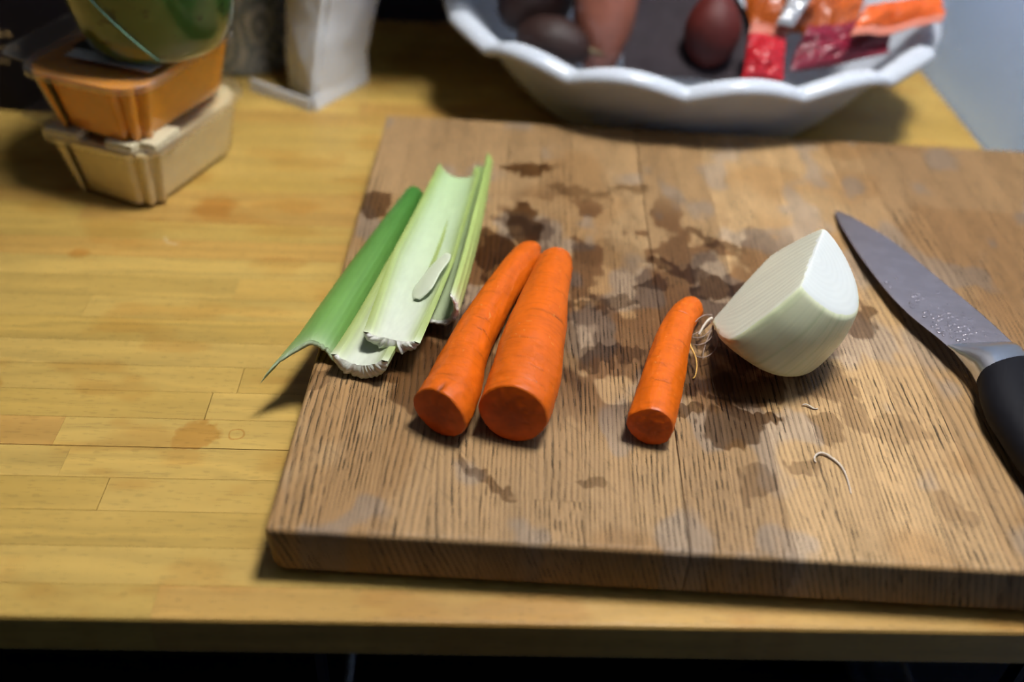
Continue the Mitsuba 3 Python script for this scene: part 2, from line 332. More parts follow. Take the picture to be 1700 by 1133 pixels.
# ================================================================ carrots
scene['mat_carrot'] = principled(VC, 0.42, 0.45)
def nz(*a, seed=0): return meshkit.noise(np.stack(np.broadcast_arrays(*a), -1), seed)
def fb(*a, seed=0, octaves=4): return meshkit.fbm(np.stack(np.broadcast_arrays(*a), -1), octaves, seed)
def carrot(P, radii, label, seed, cuttilt=0.0, bodycol=(0.66, 0.118, 0.004), ridges=26, crack=None, uniform=1.0):
    from scipy.interpolate import CubicSpline, PchipInterpolator
    o = thing('carrot', label, 'carrot', None)
    P = np.asarray(P, float); t = np.linspace(0, 1, len(P)); ns, na = 220, 144
    s = np.linspace(0, 1, ns); C = CubicSpline(t, P)(s); R = PchipInterpolator(np.linspace(0, 1, len(radii)), radii)(s)
    L = np.linalg.norm(np.diff(C, axis=0), axis=1).sum()
    d = np.gradient(C, axis=0); d /= np.linalg.norm(d, axis=1, keepdims=True)
    side = np.cross(d, [0, 0, 1.0]); side /= np.linalg.norm(side, axis=1, keepdims=True); up = np.cross(side, d)
    # blunt rounded tip, small radius at the cut rim
    e = np.clip((1 - s) * L / (R[-1] * 1.0), 0, 1); R = R * np.sqrt(1 - (1 - e) ** 2 + 1e-6)
    rim = np.clip(s * L / 0.0014, 0, 1); R = R * (0.955 + 0.045 * np.sqrt(1 - (1 - rim) ** 2))
    g = np.arange(na) * 2 * np.pi / na
    S, G = np.meshgrid(s * L * 1000, g, indexing='ij')           # millimetres, radians
    cg, sg = np.cos(G), np.sin(G)
    lump = (fb(S / 22, cg * 1.2 + 5, sg * 1.2 + 9, seed=seed) - .5) * 0.0022 + (fb(S / 5, cg * 2.6, sg * 2.6, seed=seed + 3) - .5) * 0.0006
    cr = np.random.default_rng(seed); crease = np.zeros_like(S)
    for _ in range(ridges):
        s0, g0, w, wd = cr.uniform(4, L * 1000 - 3), cr.uniform(0, 2 * np.pi), cr.uniform(.2, .7), cr.uniform(.2, .42)
        dg = np.angle(np.exp(1j * (G - g0))); line = s0 + (nz(dg * 4, s0, 0, seed=seed) - .5) * 2.0
        crease = np.maximum(crease, np.exp(-((S - line) / wd) ** 2) * np.clip(1.3 - np.abs(dg) / w, 0, 1) * cr.uniform(.25, 1.0))
    fine = np.exp(-((nz(S * .9, cg * 1.3, sg * 1.3, seed=seed + 9) - .5) / .05) ** 2) * .10
    rad = R[:, None] * (1 + 0.03 * (nz(cg * 1.1 + 3, sg * 1.1, 2, seed=seed) - .5)) + lump * np.clip(R / .01, .3, 1)[:, None] - 0.00042 * crease - 0.00008 * fine
    V = C[:, None] + rad[..., None] * (cg[..., None] * side[:, None] + sg[..., None] * up[:, None])
    if cuttilt:
        k = np.clip(1 - S / 12, 0, 1); V = V + d[0] * (sg * R[:, None] * math.tan(cuttilt) * k)[..., None]
    # rest it on the board
    V[..., 2] += TB - V[..., 2].min() - 0.0002
    patch = fb(S / 9, cg * 1.5, sg * 1.5, seed=seed + 20)[..., None]
    col = np.array(bodycol) * (0.78 + 0.44 * patch) * (1 - .68 * crease[..., None]) * (1 - fine[..., None])
    col = col + (np.clip(crease[..., None] - .1, 0, 1) * [0.02, 0.012, 0.006])
    pale = np.clip((nz(S * .8, G * 9, 1, seed=seed + 31) - .93) * 14, 0, 1)[..., None]
    col = col * (1 - pale * .5) + np.array([0.9, 0.45, 0.12]) * pale * .5
    if crack is not None:
        ck = np.exp(-((np.angle(np.exp(1j * (G - crack)))) * 16) ** 2) * np.clip(1.3 - (S / 10), 0, 1)
        col = col * (1 - .8 * ck[..., None]); V -= (ck * np.clip(S / 2, 0, 1) * .0007)[..., None] * (cg[..., None] * side[:, None] + sg[..., None] * up[:, None])
    v = V.reshape(-1, 3); c = col.reshape(-1, 3); f = tri(grid_faces(ns, na)); k = len(v)
    v = np.vstack([v, V[-1].mean(0)]); c = np.vstack([c, col[-1].mean(0)]); j = np.arange(na)
    f = np.vstack([f, np.stack([(ns - 1) * na + j, (ns - 1) * na + (j + 1) % na, j * 0 + k], 1)])
    m = trimesh.Trimesh(v, f, process=False)
    if m.volume < 0: f = f[:, ::-1]
    add('root_body', (v, f), 'mat_carrot', smooth=True, color=c, parent=o)
    # sawn crown end: flat disc with a darker core
    rr = np.linspace(1, 0, 26); ring0 = V[0]; cen = ring0.mean(0)
    W = cen + (ring0 - cen)[None] * rr[:, None, None]
    dome = (1 - rr ** 2)[:, None]; ang = np.arange(na) * 2 * np.pi / na
    tex = fb(rr[:, None] * 5 * np.cos(ang), rr[:, None] * 5 * np.sin(ang), 1.0, seed=seed + 50)
    W = W - d[0] * (0.0012 * dome + 0.0007 * (tex - .5) * (1 - rr[:, None] ** 8))[..., None]
    core = 1 / (1 + np.exp((rr[:, None] + (tex - .5) * .35 - .5) * 9))
    col = np.array([0.82, 0.125, 0.006]) * (1 - core[..., None]) + np.array([0.52, 0.065, 0.005]) * core[..., None]
    col = col * (0.88 + .24 * tex[..., None])
    f = tri(grid_faces(26, na)); v = W.reshape(-1, 3)
    fn = np.cross(v[f[:, 1]] - v[f[:, 0]], v[f[:, 2]] - v[f[:, 0]]).sum(0)
    if fn @ d[0] > 0: f = f[:, ::-1]
    add('cut_end', (v, f), 'mat_carrot', smooth=True, color=col.reshape(-1, 3), parent=o, label='flat sliced crown end with a darker core')
    return o
carrot([(-0.0145, 0.3245, T + .0136), (-0.0080, 0.3452, T + .0126), (-0.0003, 0.3815, T + .0104), (0.0190, 0.4380, T + .0088), (0.0318, 0.4630, T + .0068)], [.0136, .0127, .0104, .0087, .0066],
       'whole carrot beside the celery, leftmost of the three, with a split at its cut end', 3, crack=math.pi / 2)
carrot([(0.0185, 0.3220, T + .0160), (0.0232, 0.3422, T + .0162), (0.0295, 0.3765, T + .0154), (0.0395, 0.4300, T + .0112), (0.0438, 0.4460, T + .0098)], [.0158, .0163, .0154, .0112, .0092],
       'thickest carrot with dark wrinkles, lying against the leftmost carrot', 14, ridges=40)
small = carrot([(0.0800, 0.3218, T + .0110), (0.0944, 0.3702, T + .0097), (0.1050, 0.4014, T + .0081), (0.1165, 0.4200, T + .0066)], [.0109, .0097, .0080, .0064],
       'short thin carrot touching the rootlets of the onion', 25, ridges=14, bodycol=(0.70, 0.128, 0.004))

# ================================================================ celery
scene['mat_celery'] = principled(VC, 0.38, 0.5)
def celery(P, w, depth, th, roll, label, seed, outer, inner, cutcol=(0.92, 0.97, 0.84), tail=None, A=1.25, bow=0.0, back_len=0.0, ragged=.0022, lift=0.0, ribamp=1.0, endfade=5.0):
    """a stalk: crescent section swept from the cut front end to the far end"""
    from scipy.interpolate import CubicSpline
    o = thing('celery_stick', label, 'celery')
    P = np.asarray(P, float); ns, na = 130, 44
    s = np.linspace(0, 1, ns); C = CubicSpline(np.linspace(0, 1, len(P)), P)(s) if len(P) > 2 else P[0] + (P[1] - P[0]) * s[:, None]
    L = np.linalg.norm(np.diff(C, axis=0), axis=1).sum()
    d = np.gradient(C, axis=0); d /= np.linalg.norm(d, axis=1, keepdims=True)
    side = np.cross(d, [0, 0, 1.0]); side /= np.linalg.norm(side, axis=1, keepdims=True); up = np.cross(side, d)
    ro = np.interp(s, np.linspace(0, 1, len(np.atleast_1d(roll))), np.atleast_1d(roll))[:, None]
    side, up = side * np.cos(ro) + up * np.sin(ro), up * np.cos(ro) - side * np.sin(ro)
    W = np.interp(s, np.linspace(0, 1, len(w)), w) / 2; D = np.interp(s, np.linspace(0, 1, len(depth)), depth); TH = np.interp(s, np.linspace(0, 1, len(th)), th)
    a = np.linspace(-1, 1, na)
    ang = a * A; xo = np.sin(ang) / math.sin(A); yo = 1 - (1 - np.cos(ang)) / (1 - math.cos(A)); yo = 1 - yo                # 0 at the keel, 1 at the rims
    rib = ribamp * (0.5 + 0.5 * np.cos(a * 34 + 3 * nz(a * 2.2, 4., 1., seed=seed)))
    X = W[:, None] * xo; Y = D[:, None] * yo
    nxv = np.stack([np.sin(ang), -np.cos(ang)], -1)                                                   # outward normal
    out = np.stack([X, Y], -1) + nxv[None] * (rib * .00035)[None, :, None] * np.clip(W / .01, .4, 1)[:, None, None]
    thick = TH[:, None] * (1 - .62 * np.abs(a) ** 2.5)
    inn = np.stack([X, Y], -1) - nxv[None] * thick[..., None]
    S = (s * L)[:, None]
    off = (fb(a * 7 + seed, 0.3, 0.1, seed=seed) - .5) * ragged * 2.2 + (nz(a * 30, 1.0, 2, seed=seed + 4) - .5) * ragged * .6
    if tail: toff = - tail[1] * np.clip((a * tail[0] - tail[2]) / (1 - tail[2]), 0, 1) ** 0.85
    else: toff = 0 * a
    fade = np.clip(1 - S / 0.022, 0, 1)
    def place(q, scale=1.0, extra=0.0):
        v = C[:, None] + q[..., :1] * side[:, None] + q[..., 1:] * up[:, None]
        return v + d[:, None] * ((off * scale + extra + toff)[None] * fade)[..., None]
    VO = place(out); VI = place(inn, .25, (nz(a * 7, 5., 2, seed=seed + 8) - .5) * .0008)
    if tail: # the torn strip thins out and droops onto the table
        k = (np.clip((a * tail[0] - tail[2]) / (1 - tail[2]), 0, 1) ** 0.85)[None] * np.clip(1 - S / 0.013, 0, 1)
        VO = VO + k[..., None] * np.array(tail[3]); VI = VI + k[..., None] * np.array(tail[3])
        VI = VI * (1 - .75 * k[..., None]) + VO * .75 * k[..., None]
    lowest = min(VO[..., 2].min(), VI[..., 2].min())
    VO[..., 2] += lift; VI[..., 2] += lift
    lines = (0.5 + 0.5 * np.cos(a * 34 + 0.6 * nz(a * 3, 1., 1., seed=seed)))[None, :]
    SS = S * 1000
    mott = fb(SS / 12, a[None] * 3, 0.5, seed=seed + 5)
    co = np.array(outer[0]) * (1 - s[:, None, None]) + np.array(outer[1]) * s[:, None, None]
    co = co * (0.80 + .25 * ribamp * lines[..., None] + .2 * (mott[..., None] - .5))
    endm = np.exp(-SS / endfade)[..., None] * np.ones((1, na, 1))
    co = co * (1 - .55 * endm) + np.array(cutcol) * .55 * endm
    ci = np.array(inner[0]) * (1 - s[:, None, None]) + np.array(inner[1]) * s[:, None, None]
    edge = np.clip(np.abs(a) * 1.9 - .85, 0, 1)[None, :, None] ** 1.5
    ci = ci * (0.9 + .2 * fb(SS / 10, a[None] * 6, 2.5, seed=seed + 6)[..., None]); ci = ci * (1 - .85 * edge) + co * .85 * edge
    v = np.vstack([VO.reshape(-1, 3), VI.reshape(-1, 3)]); c = np.vstack([co.reshape(-1, 3), ci.reshape(-1, 3)]); N = ns * na
    go = tri(grid_faces(ns, na, False)); gi = go[:, ::-1] + N
    i = np.arange(ns - 1) * na
    r0 = np.stack([i, i + na, i + na + N, i + N], 1); i = i + na - 1; r1 = np.stack([i, i + N, i + na + N, i + na], 1)
    f = np.vstack([go, gi, tri(r0), tri(r1)])
    m = trimesh.Trimesh(v, f, process=False)
    # sawn ends, rounded a little outward
    def cap(row, sgn):
        rows = 9; ts = np.linspace(0, 1, rows)
        q = VO[row][None] * (1 - ts[:, None, None]) + VI[row][None] * ts[:, None, None]
        q = q + sgn * d[row] * (0.0012 * np.sin(ts * np.pi) + 0)[:, None, None]
        kk = np.clip(ts * 5, 0, 1)[:, None, None]; k = co[row][None] * (1 - kk) + np.array(cutcol)[None, None] * kk
        return q.reshape(-1, 3), tri(grid_faces(rows, na, False)), np.clip(k * (1.0 + .1 * rng.standard_normal((rows, na, 1))), 0, 1).reshape(-1, 3)
    for row, sgn in ((0, -1), (ns - 1, 1)):
        q, g, k = cap(row, sgn); g = g if sgn < 0 else g[:, ::-1]
        f = np.vstack([f, g + len(v)]); v = np.vstack([v, q]); c = np.vstack([c, k])
    m = trimesh.Trimesh(v, f, process=False)
    add('stalk', (v, f), 'mat_celery', smooth=True, color=np.clip(c, 0, 1), parent=o)
    return o, VO, VI
GREEN_A = [(0.21, 0.42, 0.095), (0.06, 0.23, 0.035)]
PALE_O = [(0.44, 0.54, 0.17), (0.38, 0.52, 0.12)]
WHITE_I = [(0.66, 0.70, 0.58), (0.46, 0.62, 0.33)]
celery([(-0.0785, 0.3760, T + .0125), (-0.0585, 0.4520, T + .0125), (-0.0385, 0.5320, T + .0085)], [.0245, .0205, .0125], [.0105, .0095, .006], [.0035, .003, .0025], math.pi,
       'dark green celery stick, rounded back up, with a torn tail over the board edge', 2, GREEN_A, [(0.40, .56, .26), (.3, .5, .2)], tail=(1, .015, .05, (-.0080, 0, -.0075)), A=1.35, ribamp=.25, endfade=5., cutcol=(.52, .64, .40))
celery([(-0.0525, 0.3615, T + .0012), (-0.0345, 0.4400, T + .001), (-0.0175, 0.5420, T + .0012)], [.0285, .0265, .0190], [.0125, .0115, .008], [.0080, .0055, .003], 0.10,
       'celery stick at the bottom of the pile with a frilly white cut end', 5, PALE_O, WHITE_I, A=1.5)
top_stick, TO, TI = celery([(-0.0395, 0.3710, T + .0105), (-0.0280, 0.4400, T + .0085), (-0.0120, 0.5400, T + .0080)], [.0275, .0325, .0255], [.0085, .0125, .0100], [.0075, .0042, .003], -0.06,
       'widest celery stick with a white hollow facing up, lying on top of another', 8, PALE_O, WHITE_I, A=1.45)
celery([(-0.0110, 0.3950, T + .0105), (-0.0005, 0.4700, T + .0098), (0.0078, 0.5600, T + .0078)], [.0240, .0215, .0130], [.0135, .0125, .0075], [.0032, .003, .0025], [.75, .9],
       'celery stick nearest the carrots, hollow turned towards the other sticks', 12, [(0.46, .57, .19), (.38, .54, .14)], [(0.34, .40, .25), (.28, .42, .15)], A=1.5)
def torn_flap():
    """a piece of the inner skin of the top stick peeled up from its right rim"""
    n = 26; u, w = np.meshgrid(np.linspace(0, 1, n), np.linspace(0, 1, n), indexing='ij')
    P0, P1 = np.array([-0.0295, 0.4060, T + .0160]), np.array([-0.0148, 0.4370, T + .0232])        # lower left .. upper right along the stick
    noise_np = lambda q: nz(q, 2.0, 1.0, seed=3)
    ax = unit(P1 - P0); L = np.linalg.norm(P1 - P0); sd = unit(np.cross(ax, [0, 0, 1])); sd = unit(sd * .85 + np.cross(sd, ax) * .5); up = np.cross(sd, ax)
    wid = .0070 * (1 + .25 * (noise_np(u * 5) - .5)) * np.sqrt(np.clip(1 - (2 * u - 1) ** 2 * .9, 0, 1)) * (1 + .1 * np.sin(9 * u))
    x = (w - .5) * 2 * wid; z = .0010 * (1 - ((w - .5) * 2) ** 2) + .0012 * np.sin(u * 3)
    V = P0 + ax * (u * L)[..., None] + sd * x[..., None] + up * z[..., None]; dn = V - up * .0005
    N = n * n; g = tri(grid_faces(n, n, False))
    bl = np.r_[np.arange(n) * n, (n - 1) * n + np.arange(1, n), (np.arange(n - 1)[::-1]) * n + n - 1, np.arange(1, n - 1)[::-1]]
    q = np.stack([bl, np.roll(bl, -1), np.roll(bl, -1) + N, bl + N], 1)
    t = trimesh.Trimesh(np.vstack([V.reshape(-1, 3), dn.reshape(-1, 3)]), np.vstack([g, g[:, ::-1] + N, tri(q)]), process=False); t.fix_normals()
    add('torn_flap', t, 'mat_flap', smooth=50, parent=top_stick, label='pale flap of torn inner skin')
scene['mat_flap'] = principled((0.66, 0.72, 0.54), 0.35, 0.5)
torn_flap()

# ================================================================ onion
scene['mat_onion'] = principled(VC, 0.30, 0.5)
def onion():
    """half an onion lying on its round side, root end down to the left, stem end sliced off"""
    o = thing('onion', 'large peeled half onion with sliced stem end and wispy rootlets on the chopping board', 'onion')
    root, tipdir, n1 = np.array([0.1224969, 0.40361129, 0.0376]), unit([0.58243455, -0.19339652, 0.78953644]), unit([-0.69630147, 0.38248602, 0.60734562])
    L = 0.0647
    t = np.linspace(0, 1, 90)
    from scipy.interpolate import PchipInterpolator
    r = PchipInterpolator([0, .04, .2, .45, .72, 1.0], [.0010, .0058, .0289, .0468, .0432, .0337])(t)
    na = 200; g = np.arange(na) * 2 * np.pi / na
    a = unit(np.cross(tipdir, n1)); b = n1
    ph, tt = np.meshgrid(g, t)
    rr = r[:, None] * (1 + .006 * np.cos(5 * ph + 1) + .004 * np.cos(9 * ph))
    V = root + tipdir * (t * L)[:, None, None] + rr[..., None] * (np.cos(ph)[..., None] * a + np.sin(ph)[..., None] * b)
    v = V.reshape(-1, 3); f = tri(grid_faces(90, na)); k = len(v)
    v = np.vstack([v, root[None] - tipdir * .001, (root + tipdir * L)[None]]); j = np.arange(na); jn = (j + 1) % na; e = 89 * na
    f = np.vstack([f, np.stack([jn, j, j * 0 + k], 1), np.stack([e + j, e + jn, j * 0 + k + 1], 1)])
    m = trimesh.Trimesh(v, f, process=False)
    if m.volume < 0: m.invert()
    c1 = root + n1 * .0006
    body = tman(m).trim_by_plane(tuple(-n1), float(-n1 @ c1)).trim_by_plane((0, 0, 1.0), float(TB)).refine_to_length(0.0013)
    mv, mf = vf(body)
    tm = trimesh.Trimesh(mv, mf, process=False); tm.merge_vertices()
    cut = (np.abs(tm.face_normals @ n1) > .999) & (np.abs((tm.triangles_center - c1) @ n1) < 1e-4)
    end = (np.abs(tm.face_normals @ tipdir) > .999) & (np.abs((tm.triangles_center - root) @ tipdir - L) < 1e-4)
    trimesh.smoothing.filter_laplacian(tm, lamb=.5, iterations=22, implicit_time_integration=False, volume_constraint=False)
    sub = lambda k: tm.submesh([k], append=True, repair=False)
    skin, half, face = sub(~cut & ~end), sub(cut), sub(end)
    def axes(P):
        q = P - root; al = q @ tipdir / L; rad = q - np.outer(q @ tipdir, tipdir); return al, np.arctan2(rad @ b, rad @ a)
    al, ph = axes(np.array(skin.vertices))
    vein = np.zeros(len(al)); orng = np.random.default_rng(4)
    for _ in range(34):
        p0, wd, st = orng.uniform(-np.pi, np.pi), orng.uniform(.008, .02), orng.uniform(.25, 1)
        dd = np.angle(np.exp(1j * (ph - p0 - .05 * np.sin(al * 5 + p0))))
        vein = np.maximum(vein, st * np.exp(-(dd / wd) ** 2))
    fine = nz(ph * 55, al * 2.5, 0.0, seed=6)
    c = np.array([0.74, 0.77, 0.54]) * (0.93 + .14 * fine[:, None])
    green = fb(ph * 1.2, al * 2, 3.0, seed=2)[:, None]
    c = c * (1 - .35 * green) + np.array([0.64, 0.71, 0.36]) * .35 * green
    rt = np.clip(1 - al / .10, 0, 1)[:, None] ** 1.5
    c = c * (1 - .5 * rt) + np.array([0.62, 0.50, 0.36]) * .5 * rt
    c = c * (1 - .17 * vein[:, None] * np.array([.9, .55, 1.1]))
    add('skin', skin, 'mat_onion', smooth=True, color=np.clip(c, 0, 1), parent=o)
    fm = face; q = np.array(fm.vertices) - (root + tipdir * L)
    rings = .5 + .5 * np.cos(np.linalg.norm(q, axis=1) * 1700)
    add('sliced_end', fm, 'mat_onion', smooth=True, color=np.array([0.68, 0.72, 0.70]) * (0.965 + .035 * rings[:, None]), parent=o, label='smooth white sliced stem end')
    fm = half; al, _ = axes(np.array(fm.vertices)); q = np.array(fm.vertices) - root; across = q @ a
    layer = np.abs(across) / np.maximum(np.interp(np.clip(al, 0, 1), t, r), 1e-4)
    ln = .5 + .5 * np.cos(layer * 46 + .8 * nz(al * 6, layer * 3, 1., seed=9))
    c = np.array([0.66, 0.68, 0.56]) * (0.92 + .10 * ln[:, None]) * (.95 + .1 * nz(al * 4, layer * 60, 0., seed=3)[:, None])
    add('cut_face', fm, 'mat_onion', smooth=True, color=c, parent=o, label='flat cut face with fine layer lines')
    # rootlets
    rr = [[(-.001, -.001, .003), (-.0045, -.004, .002), (-.0085, -.010, -.001)], [(-.001, 0, .004), (-.006, -.002, .005), (-.0105, -.006, .004)],
          [(0, -.003, -.001), (-.003, -.012, -.002), (-.009, -.018, -.001), (-.0125, -.017, -.0015)], [(0, -.002, -.001), (-.006, -.010, -.002), (-.0125, -.012, -.001)],
          [(.001, -.004, -.001), (.000, -.016, -.003), (-.006, -.024, -.0035), (-.012, -.023, -.004)], [(-.001, 0, 0), (-.005, -.004, -.002), (-.0115, -.008, -.003)],
          [(0, -.003, -.001), (-.006, -.016, -.0035), (-.0085, -.026, -.004)]]
    for i, q in enumerate(rr):
        add('rootlet', tube(np.array(q) + root, [.0008 if i < 1 else .0004, .0006 if i < 1 else .0002]), 'mat_rootlet_pale' if i < 1 else 'mat_rootlet_shaded', smooth=True, parent=o)
scene['mat_rootlet_shaded'] = principled((0.34, 0.25, 0.20), 0.6, 0.3)  # thin rootlets: the shade they lie in is put into this darker colour
scene['mat_rootlet_pale'] = principled((0.66, 0.58, 0.48), 0.5, 0.3)
onion()
scene['mat_rootlet_amber'] = principled((0.72, 0.40, 0.10), 0.5, 0.3)
add('root_hair', tube([(0.1085, 0.3875, T + .0075), (0.1085, 0.3815, T + .0085), (0.1102, 0.3765, T + .006), (0.1098, 0.3705, T + .003), (0.1080, 0.3680, T + .001)], [.0006, .0003]), 'mat_rootlet_amber', smooth=True, parent=small, label='fine amber root hair')
k = add('root_scrap', tube([(0.1583, 0.3505, TB + .0006), (0.1605, 0.3502, TB + .0011), (0.1625, 0.3488, TB + .0006), (0.1652, 0.3486, TB + .0004)], [.0003, .0005, .0003]), 'mat_rootlet_pale', smooth=True)
labels[k] = {'label': 'tiny white rootlet scrap on the board below the onion', 'category': 'root scrap'}
k = add('root_scrap', tube([(0.1552, 0.3125, TB + .0006), (0.1556, 0.3160, TB + .0010), (0.1595, 0.3178, TB + .0012), (0.1638, 0.3140, TB + .0009), (0.1663, 0.3080, TB + .0008), (0.1659, 0.2940, TB + .0005)], [.0003, .0005, .0006, .0005, .0003]), 'mat_rootlet_pale', smooth=True)
labels[k] = {'label': 'long curved white rootlet scrap near the front of the board', 'category': 'root scrap'}

# ================================================================ knife
def blade_col(p, n, uv):
    v = fbm(p.x * 500 + p.y * 1300, p.x * 90, 1.0)
    w = smoothstep(0.45, 0.6, fbm(p.x * 120, p.y * 120, 7.0))
    return mi.Color3f(0.33, 0.30, 0.325) * (0.90 + 0.2 * v) * (1 + 0.08 * w)
scene['mat_blade'] = principled(proc(blade_col), 0.38, 0.5, metallic=0.9)
scene['mat_bolster'] = principled((0.62, 0.64, 0.66), 0.24, 0.5, metallic=1.0)
scene['mat_handle'] = principled((0.006, 0.006, 0.009), 0.6, 0.2)
scene['mat_drop'] = principled((0.33, 0.30, 0.325), 0.3, 0.5, metallic=0.9)
def knife():
    o = thing('knife', 'kitchen knife with wet steel blade and black handle at the right of the board', 'knife')
    edge = np.array([(0.2215, 0.5290), (0.2200, 0.5160), (0.2196, 0.4980), (0.2206, 0.4700), (0.2254, 0.4307), (0.2325, 0.4047), (0.2398, 0.3828)])
    spine = np.array([(0.2215, 0.5290), (0.2290, 0.5190), (0.2375, 0.5030), (0.2455, 0.4850), (0.2572, 0.4493), (0.2660, 0.4200), (0.2735, 0.3890)])
    from scipy.interpolate import CubicSpline
    n = 50; s = np.linspace(0, 1, n)
    E = CubicSpline(np.linspace(0, 1, 7), edge)(s); Sp = CubicSpline(np.linspace(0, 1, 7), spine)(s)
    zc = TB + 0.0022 + 0.0085 * s
    ws = np.array([0, .06, .5, .98, 1.0])                      # edge -> spine
    half = np.array([.00008, .0004, .0009, .0011, .0008])
    top, bot = [], []
    for i in range(n):
        P = E[i] + (Sp[i] - E[i]) * ws[:, None]; k = min(1, .15 + s[i] * 5)
        top.append(np.c_[P, zc[i] + half * k]); bot.append(np.c_[P, zc[i] - half * k])
    top, bot = np.array(top), np.array(bot); m = len(ws)
    v = np.vstack([top.reshape(-1, 3), bot.reshape(-1, 3)]); N = n * m
    g = tri(grid_faces(n, m, False)); i = np.arange(n - 1) * m
    f = np.vstack([g, g[:, ::-1] + N, tri(np.stack([i, i + m, i + m + N, i + N], 1)[:, ::-1]), tri(np.stack([i + m - 1, i + m - 1 + N, i + 2 * m - 1 + N, i + 2 * m - 1], 1)[:, ::-1])])
    i = np.arange(m - 1) + (n - 1) * m; f = np.vstack([f, tri(np.stack([i, i + 1, i + 1 + N, i + N], 1))])
    t = trimesh.Trimesh(v, f, process=False); t.fix_normals()
    add('blade', t, 'mat_blade', smooth=25, parent=o)
    # bolster: from the flat heel to the oval handle
    def sect(L, R, z, hz, n=28, sq=2.6):
        g = np.arange(n) * 2 * np.pi / n; c = (np.array(L) + R) / 2; h = (np.array(R) - L) / 2
        x = np.sign(np.cos(g)) * np.abs(np.cos(g)) ** (2 / sq); y = np.sign(np.sin(g)) * np.abs(np.sin(g)) ** (2 / sq)
        return np.c_[c + x[:, None] * h, z + hz * y]
    def loft(secs):
        S = np.array(secs); a, b = S.shape[:2]; v = S.reshape(-1, 3); f = tri(grid_faces(a, b)); k = len(v); j = np.arange(b)
        v = np.vstack([v, S[0].mean(0), S[-1].mean(0)]); f = np.vstack([f, np.stack([(j + 1) % b, j, j * 0 + k], 1), np.stack([(a - 1) * b + j, (a - 1) * b + (j + 1) % b, j * 0 + k + 1], 1)])
        t = trimesh.Trimesh(v, f, process=False); t.fix_normals(); return t
    zb = TB + .0112
    add('bolster', loft([sect((.2384, .3865), (.2738, .3905), zb - .0004, .0013), sect((.2402, .3822), (.2738, .3878), zb, .0030), sect((.2425, .3765), (.2737, .3850), zb, .0062),
                         sect((.2444, .3690), (.2735, .3790), zb + .0003, .0088), sect((.2448, .3615), (.2732, .3715), zb, .0092)]), 'mat_bolster', smooth=40, parent=o)
    add('handle', loft([sect((.2446, .3618), (.2736, .3718), zb, .0090), sect((.2440, .3590), (.2738, .3690), zb, .0102, sq=2.3), sect((.2412, .3490), (.2725, .3540), zb - .0004, .0104, sq=2.2),
                        sect((.2396, .3360), (.2700, .3360), zb - .0006, .0106, sq=2.2), sect((.2412, .3120), (.2700, .3100), zb - .001, .0102, sq=2.2), sect((.2440, .2900), (.2716, .2860), zb - .001, .0102, sq=2.2),
                        sect((.2420, .2690), (.2740, .2640), zb - .001, .0104, sq=2.2), sect((.2450, .2600), (.2730, .2560), zb - .001, .0085, sq=2.2)]), 'mat_handle', smooth=50, parent=o)
    # drops of water standing on the blade near the heel
    drng = np.random.default_rng(3); ms = []
    for _ in range(150):
        si = np.clip(1 - abs(drng.normal(0, .16)) - .03, .45, .97); wi = np.clip(drng.normal(.42, .2), .1, .9)
        i = int(si * (n - 1)); P = E[i] + (Sp[i] - E[i]) * wi; r = drng.uniform(.0003, .0011)
        b = trimesh.creation.icosphere(1, 1.0); vv = np.array(b.vertices) * [r * drng.uniform(.7, 1.6), r * drng.uniform(.7, 1.3), r * .32] + [P[0], P[1], zc[i] + .0008]
        ms.append((vv, np.array(b.faces)))
    kk = add('water_drops', concat(*ms), 'mat_drop', smooth=True, parent=o, label='fine beads of water on the steel')
    labels[kk]['kind'] = 'stuff'
knife()

# ================================================================ food tubs on the left
scene['mat_clear'] = {'type': 'thindielectric', 'int_ior': 1.5}
scene['mat_clear_thin'] = {'type': 'thindielectric', 'int_ior': 1.28}
scene['mat_hazy'] = {'type': 'blendbsdf', 'weight': 0.055, 'a': {'type': 'thindielectric', 'int_ior': 1.5}, 'b': {'type': 'twosided', 'bsdf': {'type': 'roughplastic', 'diffuse_reflectance': rgb(.75, .75, .70), 'alpha': 0.12}}}
def hummus_col(base, amp):
    def fn(p, n, uv):
        return K * mi.Color3f(*base) * (1 - amp + 2 * amp * fbm(p.x * 120, p.y * 120, p.z * 120))
    return proc(fn)
scene['mat_cream'] = principled(hummus_col((0.92, 0.76, 0.42), .08), 0.35, 0.5)
scene['mat_orange_dip'] = principled(hummus_col((0.86, 0.31, 0.002), .12), 0.3, 0.5)
scene['mat_green_dip'] = principled(proc(lambda p, n, uv: K * mix((0.036, 0.105, 0.018), (0.010, 0.03, 0.008), smoothstep(0.66, 0.76, fbm(p.x * 130, p.y * 130, p.z * 130)) ) * (0.75 + 0.5 * fbm(p.x * 40, p.y * 40, p.z * 40))), 0.25, 0.5)
scene['mat_label_white'] = principled((0.75, 0.76, 0.76), 0.5)
scene['mat_label_black'] = principled((0.03, 0.035, 0.035), 0.45)
TUBYAW = math.radians(-19.7)
def tub_ring(w, d, r, z, flute=0.0):
    p = rounded_rect(w, d, r, 10)
    if flute:   # upright flutes in the rounded corners
        n = 11; out = []
        for c in range(4):
            for k in range(n):
                q = p[c * n + k]; ctr = np.array([(w/2 - r) * (1 if c in (0, 3) else -1), (d/2 - r) * (1 if c < 2 else -1)])
                s = 1 + flute * (-1 if k % 4 == 2 else (0.35 if k % 4 == 0 else 0)); out.append(ctr + (q - ctr) * s)
        p = np.array(out)
    return np.c_[p, np.full(len(p), z)]
